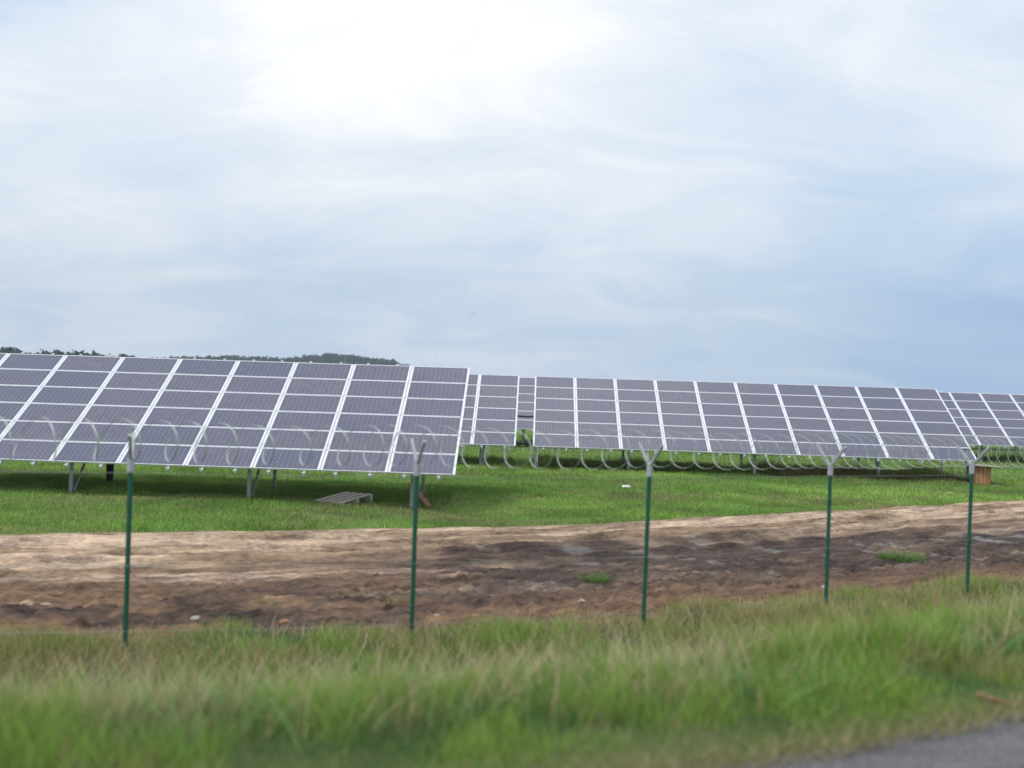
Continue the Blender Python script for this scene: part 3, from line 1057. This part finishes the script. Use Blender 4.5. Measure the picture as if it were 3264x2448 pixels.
stone(-3.50, 12.15, .048, M_stone_w, 'whitish stone on the soil right of the leftmost post')
stone(-2.52, 12.25, .046, M_stone_o, 'orange brick lump at the grass edge left of the second post')
stone(-.36, 13.0, .04, M_stone_o, 'small orange brick lump right of the second post')
stone(-.80, 12.75, .045, M_stone_w, 'pale flat stone close to the foot of the second post')
stone(4.68, 15.7, .045, M_stone_w, 'small white stone on the soil right of the fourth post')
stone(1.0, 13.9, .045, M_stone_w, 'pinkish pale stone at the grass edge left of the middle post')
stone(3.56, 32.3, .11, M_paper, 'small white scrap of litter on the grass in front of the middle table', 'litter', 'litter', .5, False, 'white litter on the grass')
stone(14.3, 34.6, .05, M_paper, 'tiny white speck of litter on the grass near the cable spool', 'litter', 'litter', .5, False, 'white litter on the grass')
# old strip of wood on the verge by the asphalt
b = MB()
zv = ROAD_Z
rough_box(b, (-.09, -.015, -.006), (.09, .015, .006), Matrix.Translation((2.56, 5.58, zv + .02)) @ Matrix.Rotation(R(-38), 4, 'Z') @ Matrix.Rotation(R(8), 4, 'Y'), 8, .003)
tag(b.build('wood_strip', M_plank), 'short tan strip of wood lying at the asphalt edge', 'wood strip')

# ------------------------------------------------------------------ distance
def ridge(name, prof, Y, depth):
    """prof: list (dirx, elevation) ; builds a long low hill whose crest follows the profile"""
    p = np.array(prof)
    xs_ = np.linspace(p[0, 0], p[-1, 0], 160)
    el = np.interp(xs_, p[:, 0], p[:, 1])
    rows = np.linspace(-1, 1, 24)
    X = np.repeat((xs_ * Y)[None], len(rows), 0)
    Yy = Y + rows[:, None] * depth + X * 0
    crest = el * Y + CAMZ
    Z = crest[None] * np.cos(rows[:, None] * math.pi / 2) ** 1.2 + (fbm(X * .01, Yy * .01, 3) - .5) * 3 * np.cos(rows[:, None] * math.pi / 2) - .3
    nr, nc = X.shape
    idx = np.arange(nr * nc).reshape(nr, nc)
    Fq = np.stack([idx[:-1, :-1], idx[:-1, 1:], idx[1:, 1:], idx[1:, :-1]], -1).reshape(-1, 4)
    o = mesh_np(name, np.stack([X, Yy, Z], -1).reshape(-1, 3), [Fq], M_hill)
    tag(o, kind='structure')
    zz = lambda x, y: np.interp(x / Y, xs_, el * Y + CAMZ) * np.cos(np.clip((y - Y) / depth, -1, 1) * math.pi / 2) ** 1.2
    return zz


def crown_faces(acc_, c, rx, rz, n, size, cols):
    u_ = rng.normal(size=(n, 3)); u_ /= np.linalg.norm(u_, axis=1)[:, None]
    rr_ = (.55 + .5 * rng.random(n)) * (.8 + .4 * vnoise(u_[:, 0] * 2 + c[0], u_[:, 2] * 2 + c[1]))
    P = np.array(c) + u_ * rr_[:, None] * np.array([rx, rx, rz])
    a_ = rng.normal(size=(n, 3)); a_ /= np.linalg.norm(a_, axis=1)[:, None]
    b_ = np.cross(a_, u_); b_ /= np.linalg.norm(b_, axis=1)[:, None] + 1e-6
    s_ = size * rng.uniform(.6, 1.4, n)[:, None]
    V = np.stack([P - a_ * s_ - b_ * s_ * .5, P + a_ * s_ - b_ * s_ * .6, P + a_ * s_ * .7 + b_ * s_, P - a_ * s_ * .8 + b_ * s_ * .7], 1).reshape(-1, 3)
    col = lerp_c(cols[0], cols[1], rng.random(n))
    Fq = (np.arange(n) * 4)[:, None] + np.arange(4)
    acc_.add(V, [Fq], np.repeat(col, 4, 0))


DG = ((.016, .040, .026), (.032, .066, .038))


def wood(name, zz, Y, x0, x1, n, depth, h, label, gaps=()):
    a = Acc()
    for i in range(n):
        dx = rng.uniform(x0, x1)
        if any(g0 < dx < g1 for g0, g1 in gaps): continue
        y = Y + rng.uniform(-depth * .55, depth * .12)
        x = dx * Y
        hh = h * rng.uniform(.6, 1.2)
        z = float(zz(np.array([x]), np.array([y]))[0])
        crown_faces(a, (x, y, z + hh * .45), hh * .42, hh * .55, 46, hh * .15, DG)
    tag(a.build(name, M_crown), label, 'wood', kind='stuff')


ridgeL = ridge('left_hill', [(-.80, .010), (-.70, .020), (-.56, .0245), (-.481, .0215), (-.44, .0195), (-.40, .0205), (-.37, .0195), (-.33, .0140), (-.29, .0080), (-.25, .002), (-.22, -.003)], 760, 160)
wood('left_wood', ridgeL, 760, -.60, -.352, 520, 160, 7.5, 'dark tree covered ridge peeping over the top left of the nearest solar table', gaps=((-.452, -.444), (-.425, -.418)))
ridgeR = ridge('middle_hill', [(-.50, .014), (-.34, .020), (-.30, .0235), (-.25, .0250), (-.21, .0245), (-.19, .0275), (-.172, .0300), (-.1573, .0295), (-.13, .0275), (-.11, .0258), (-.098, .0222), (-.08, .014), (-.05, .004), (-.02, -.003)], 1600, 260)
wood('middle_wood', ridgeR, 1600, -.36, -.072, 1500, 260, 10, 'rounded dark green wooded hill beyond the nearest solar table')


def tree(dx, Y, zz, h, label):
    x = dx * Y
    z = float(zz(np.array([x]), np.array([Y]))[0]) - 1.0
    root = empty('tree', (x, Y, z))
    tag(root, label, 'tree', 'single trees on the far ridge')
    b = MB()
    b.tube([(0, 0, 0), (.1, 0, h * .35), (.0, .1, h * .8)], [h * .03, h * .022, h * .008], 7)
    b.tube([(.1, 0, h * .35), (h * .18, 0, h * .6)], [h * .014, h * .006], 5)
    b.tube([(.05, 0, h * .4), (-h * .16, .1, h * .62)], [h * .013, h * .006], 5)
    b.build('trunk', M_bark, root)
    a = Acc()
    for q in range(6):
        crown_faces(a, (rng.uniform(-.22, .22) * h, rng.uniform(-.2, .2) * h, h * rng.uniform(.5, .85)), h * .2, h * .17, 60, h * .05, DG)
    a.build('crown', M_crown, root)


tree(-.4835, 700, ridgeL, 11.5, 'tallest ridge tree at the far left edge of the picture')
tree(-.4120, 700, ridgeL, 9.5, 'rounded tree on the ridge left of the break in the trees')
tree(-.3705, 700, ridgeL, 8.5, 'lone tree at the right end of the left ridge')
tree(-.3600, 700, ridgeL, 6.5, 'smallest lone tree trailing off the left ridge')


def mast(dx, Y, h, label):
    root = empty('mast', (dx * Y, Y, 0))
    tag(root, label, 'mast', 'thin distant masts')
    b = MB(); b.tube([(0, 0, 0), (0, 0, h * .6), (0, 0, h)], [.24, .17, .07], 6); b.build('pole', M_mast, root)
    b = MB(); b.bar((-.9, 0, h * .93), (.9, 0, h * .93), .08, .08, up=(0, 1, 0)); b.bar((-.6, 0, h * .85), (.6, 0, h * .85), .08, .08, up=(0, 1, 0)); b.build('antenna_arm', M_mast, root)


mast(-.4157, 900, 42, 'faint thin mast rising above the left ridge')
mast(-.1575, 900, 33, 'pale thin mast standing in front of the wooded hill')
mast(-.0720, 900, 46, 'faint mast above the right end of the nearest table')
mast(.0200, 900, 48, 'faint mast above the gap between the second row tables')

# small aircraft
apx = 2500
ap = empty('aircraft', (-.0386 * apx, apx, CAMZ + .0787 * apx))
tag(ap, 'tiny dark aircraft low in the pale sky', 'aircraft')
ap.rotation_euler = (0, R(-4), R(8))
b = MB(); b.tube([(-5.5, 0, 0), (-3.5, 0, .2), (2, 0, .3), (4.5, 0, .1), (5.2, 0, 0)], [.15, .35, .8, .7, .2], 8); b.build('fuselage', M_plane, ap)
b = MB(); b.box((.6, -6.5, .8), (2.2, 6.5, .95)); b.build('wing', M_plane, ap)
b = MB(); b.box((-5.4, -1.9, .1), (-4.5, 1.9, .2)); b.box((-5.5, -.06, .2), (-4.4, .06, 1.6)); b.build('tail', M_plane, ap)

# ------------------------------------------------------------------ air
hz = MB()
hz.box((-2600, -1200, -5), (2600, 3200, 320))
hm = bpy.data.materials.new('haze')
hm.use_nodes = True
hn = hm.node_tree
hn.nodes.clear()
ho = hn.nodes.new('ShaderNodeOutputMaterial')
hv = hn.nodes.new('ShaderNodeVolumePrincipled')
hv.inputs['Color'].default_value = (.74, .86, 1.0, 1)
hv.inputs['Density'].default_value = .0002
hn.links.new(hv.outputs[0], ho.inputs['Volume'])
tag(hz.build('haze', hm), kind='stuff')
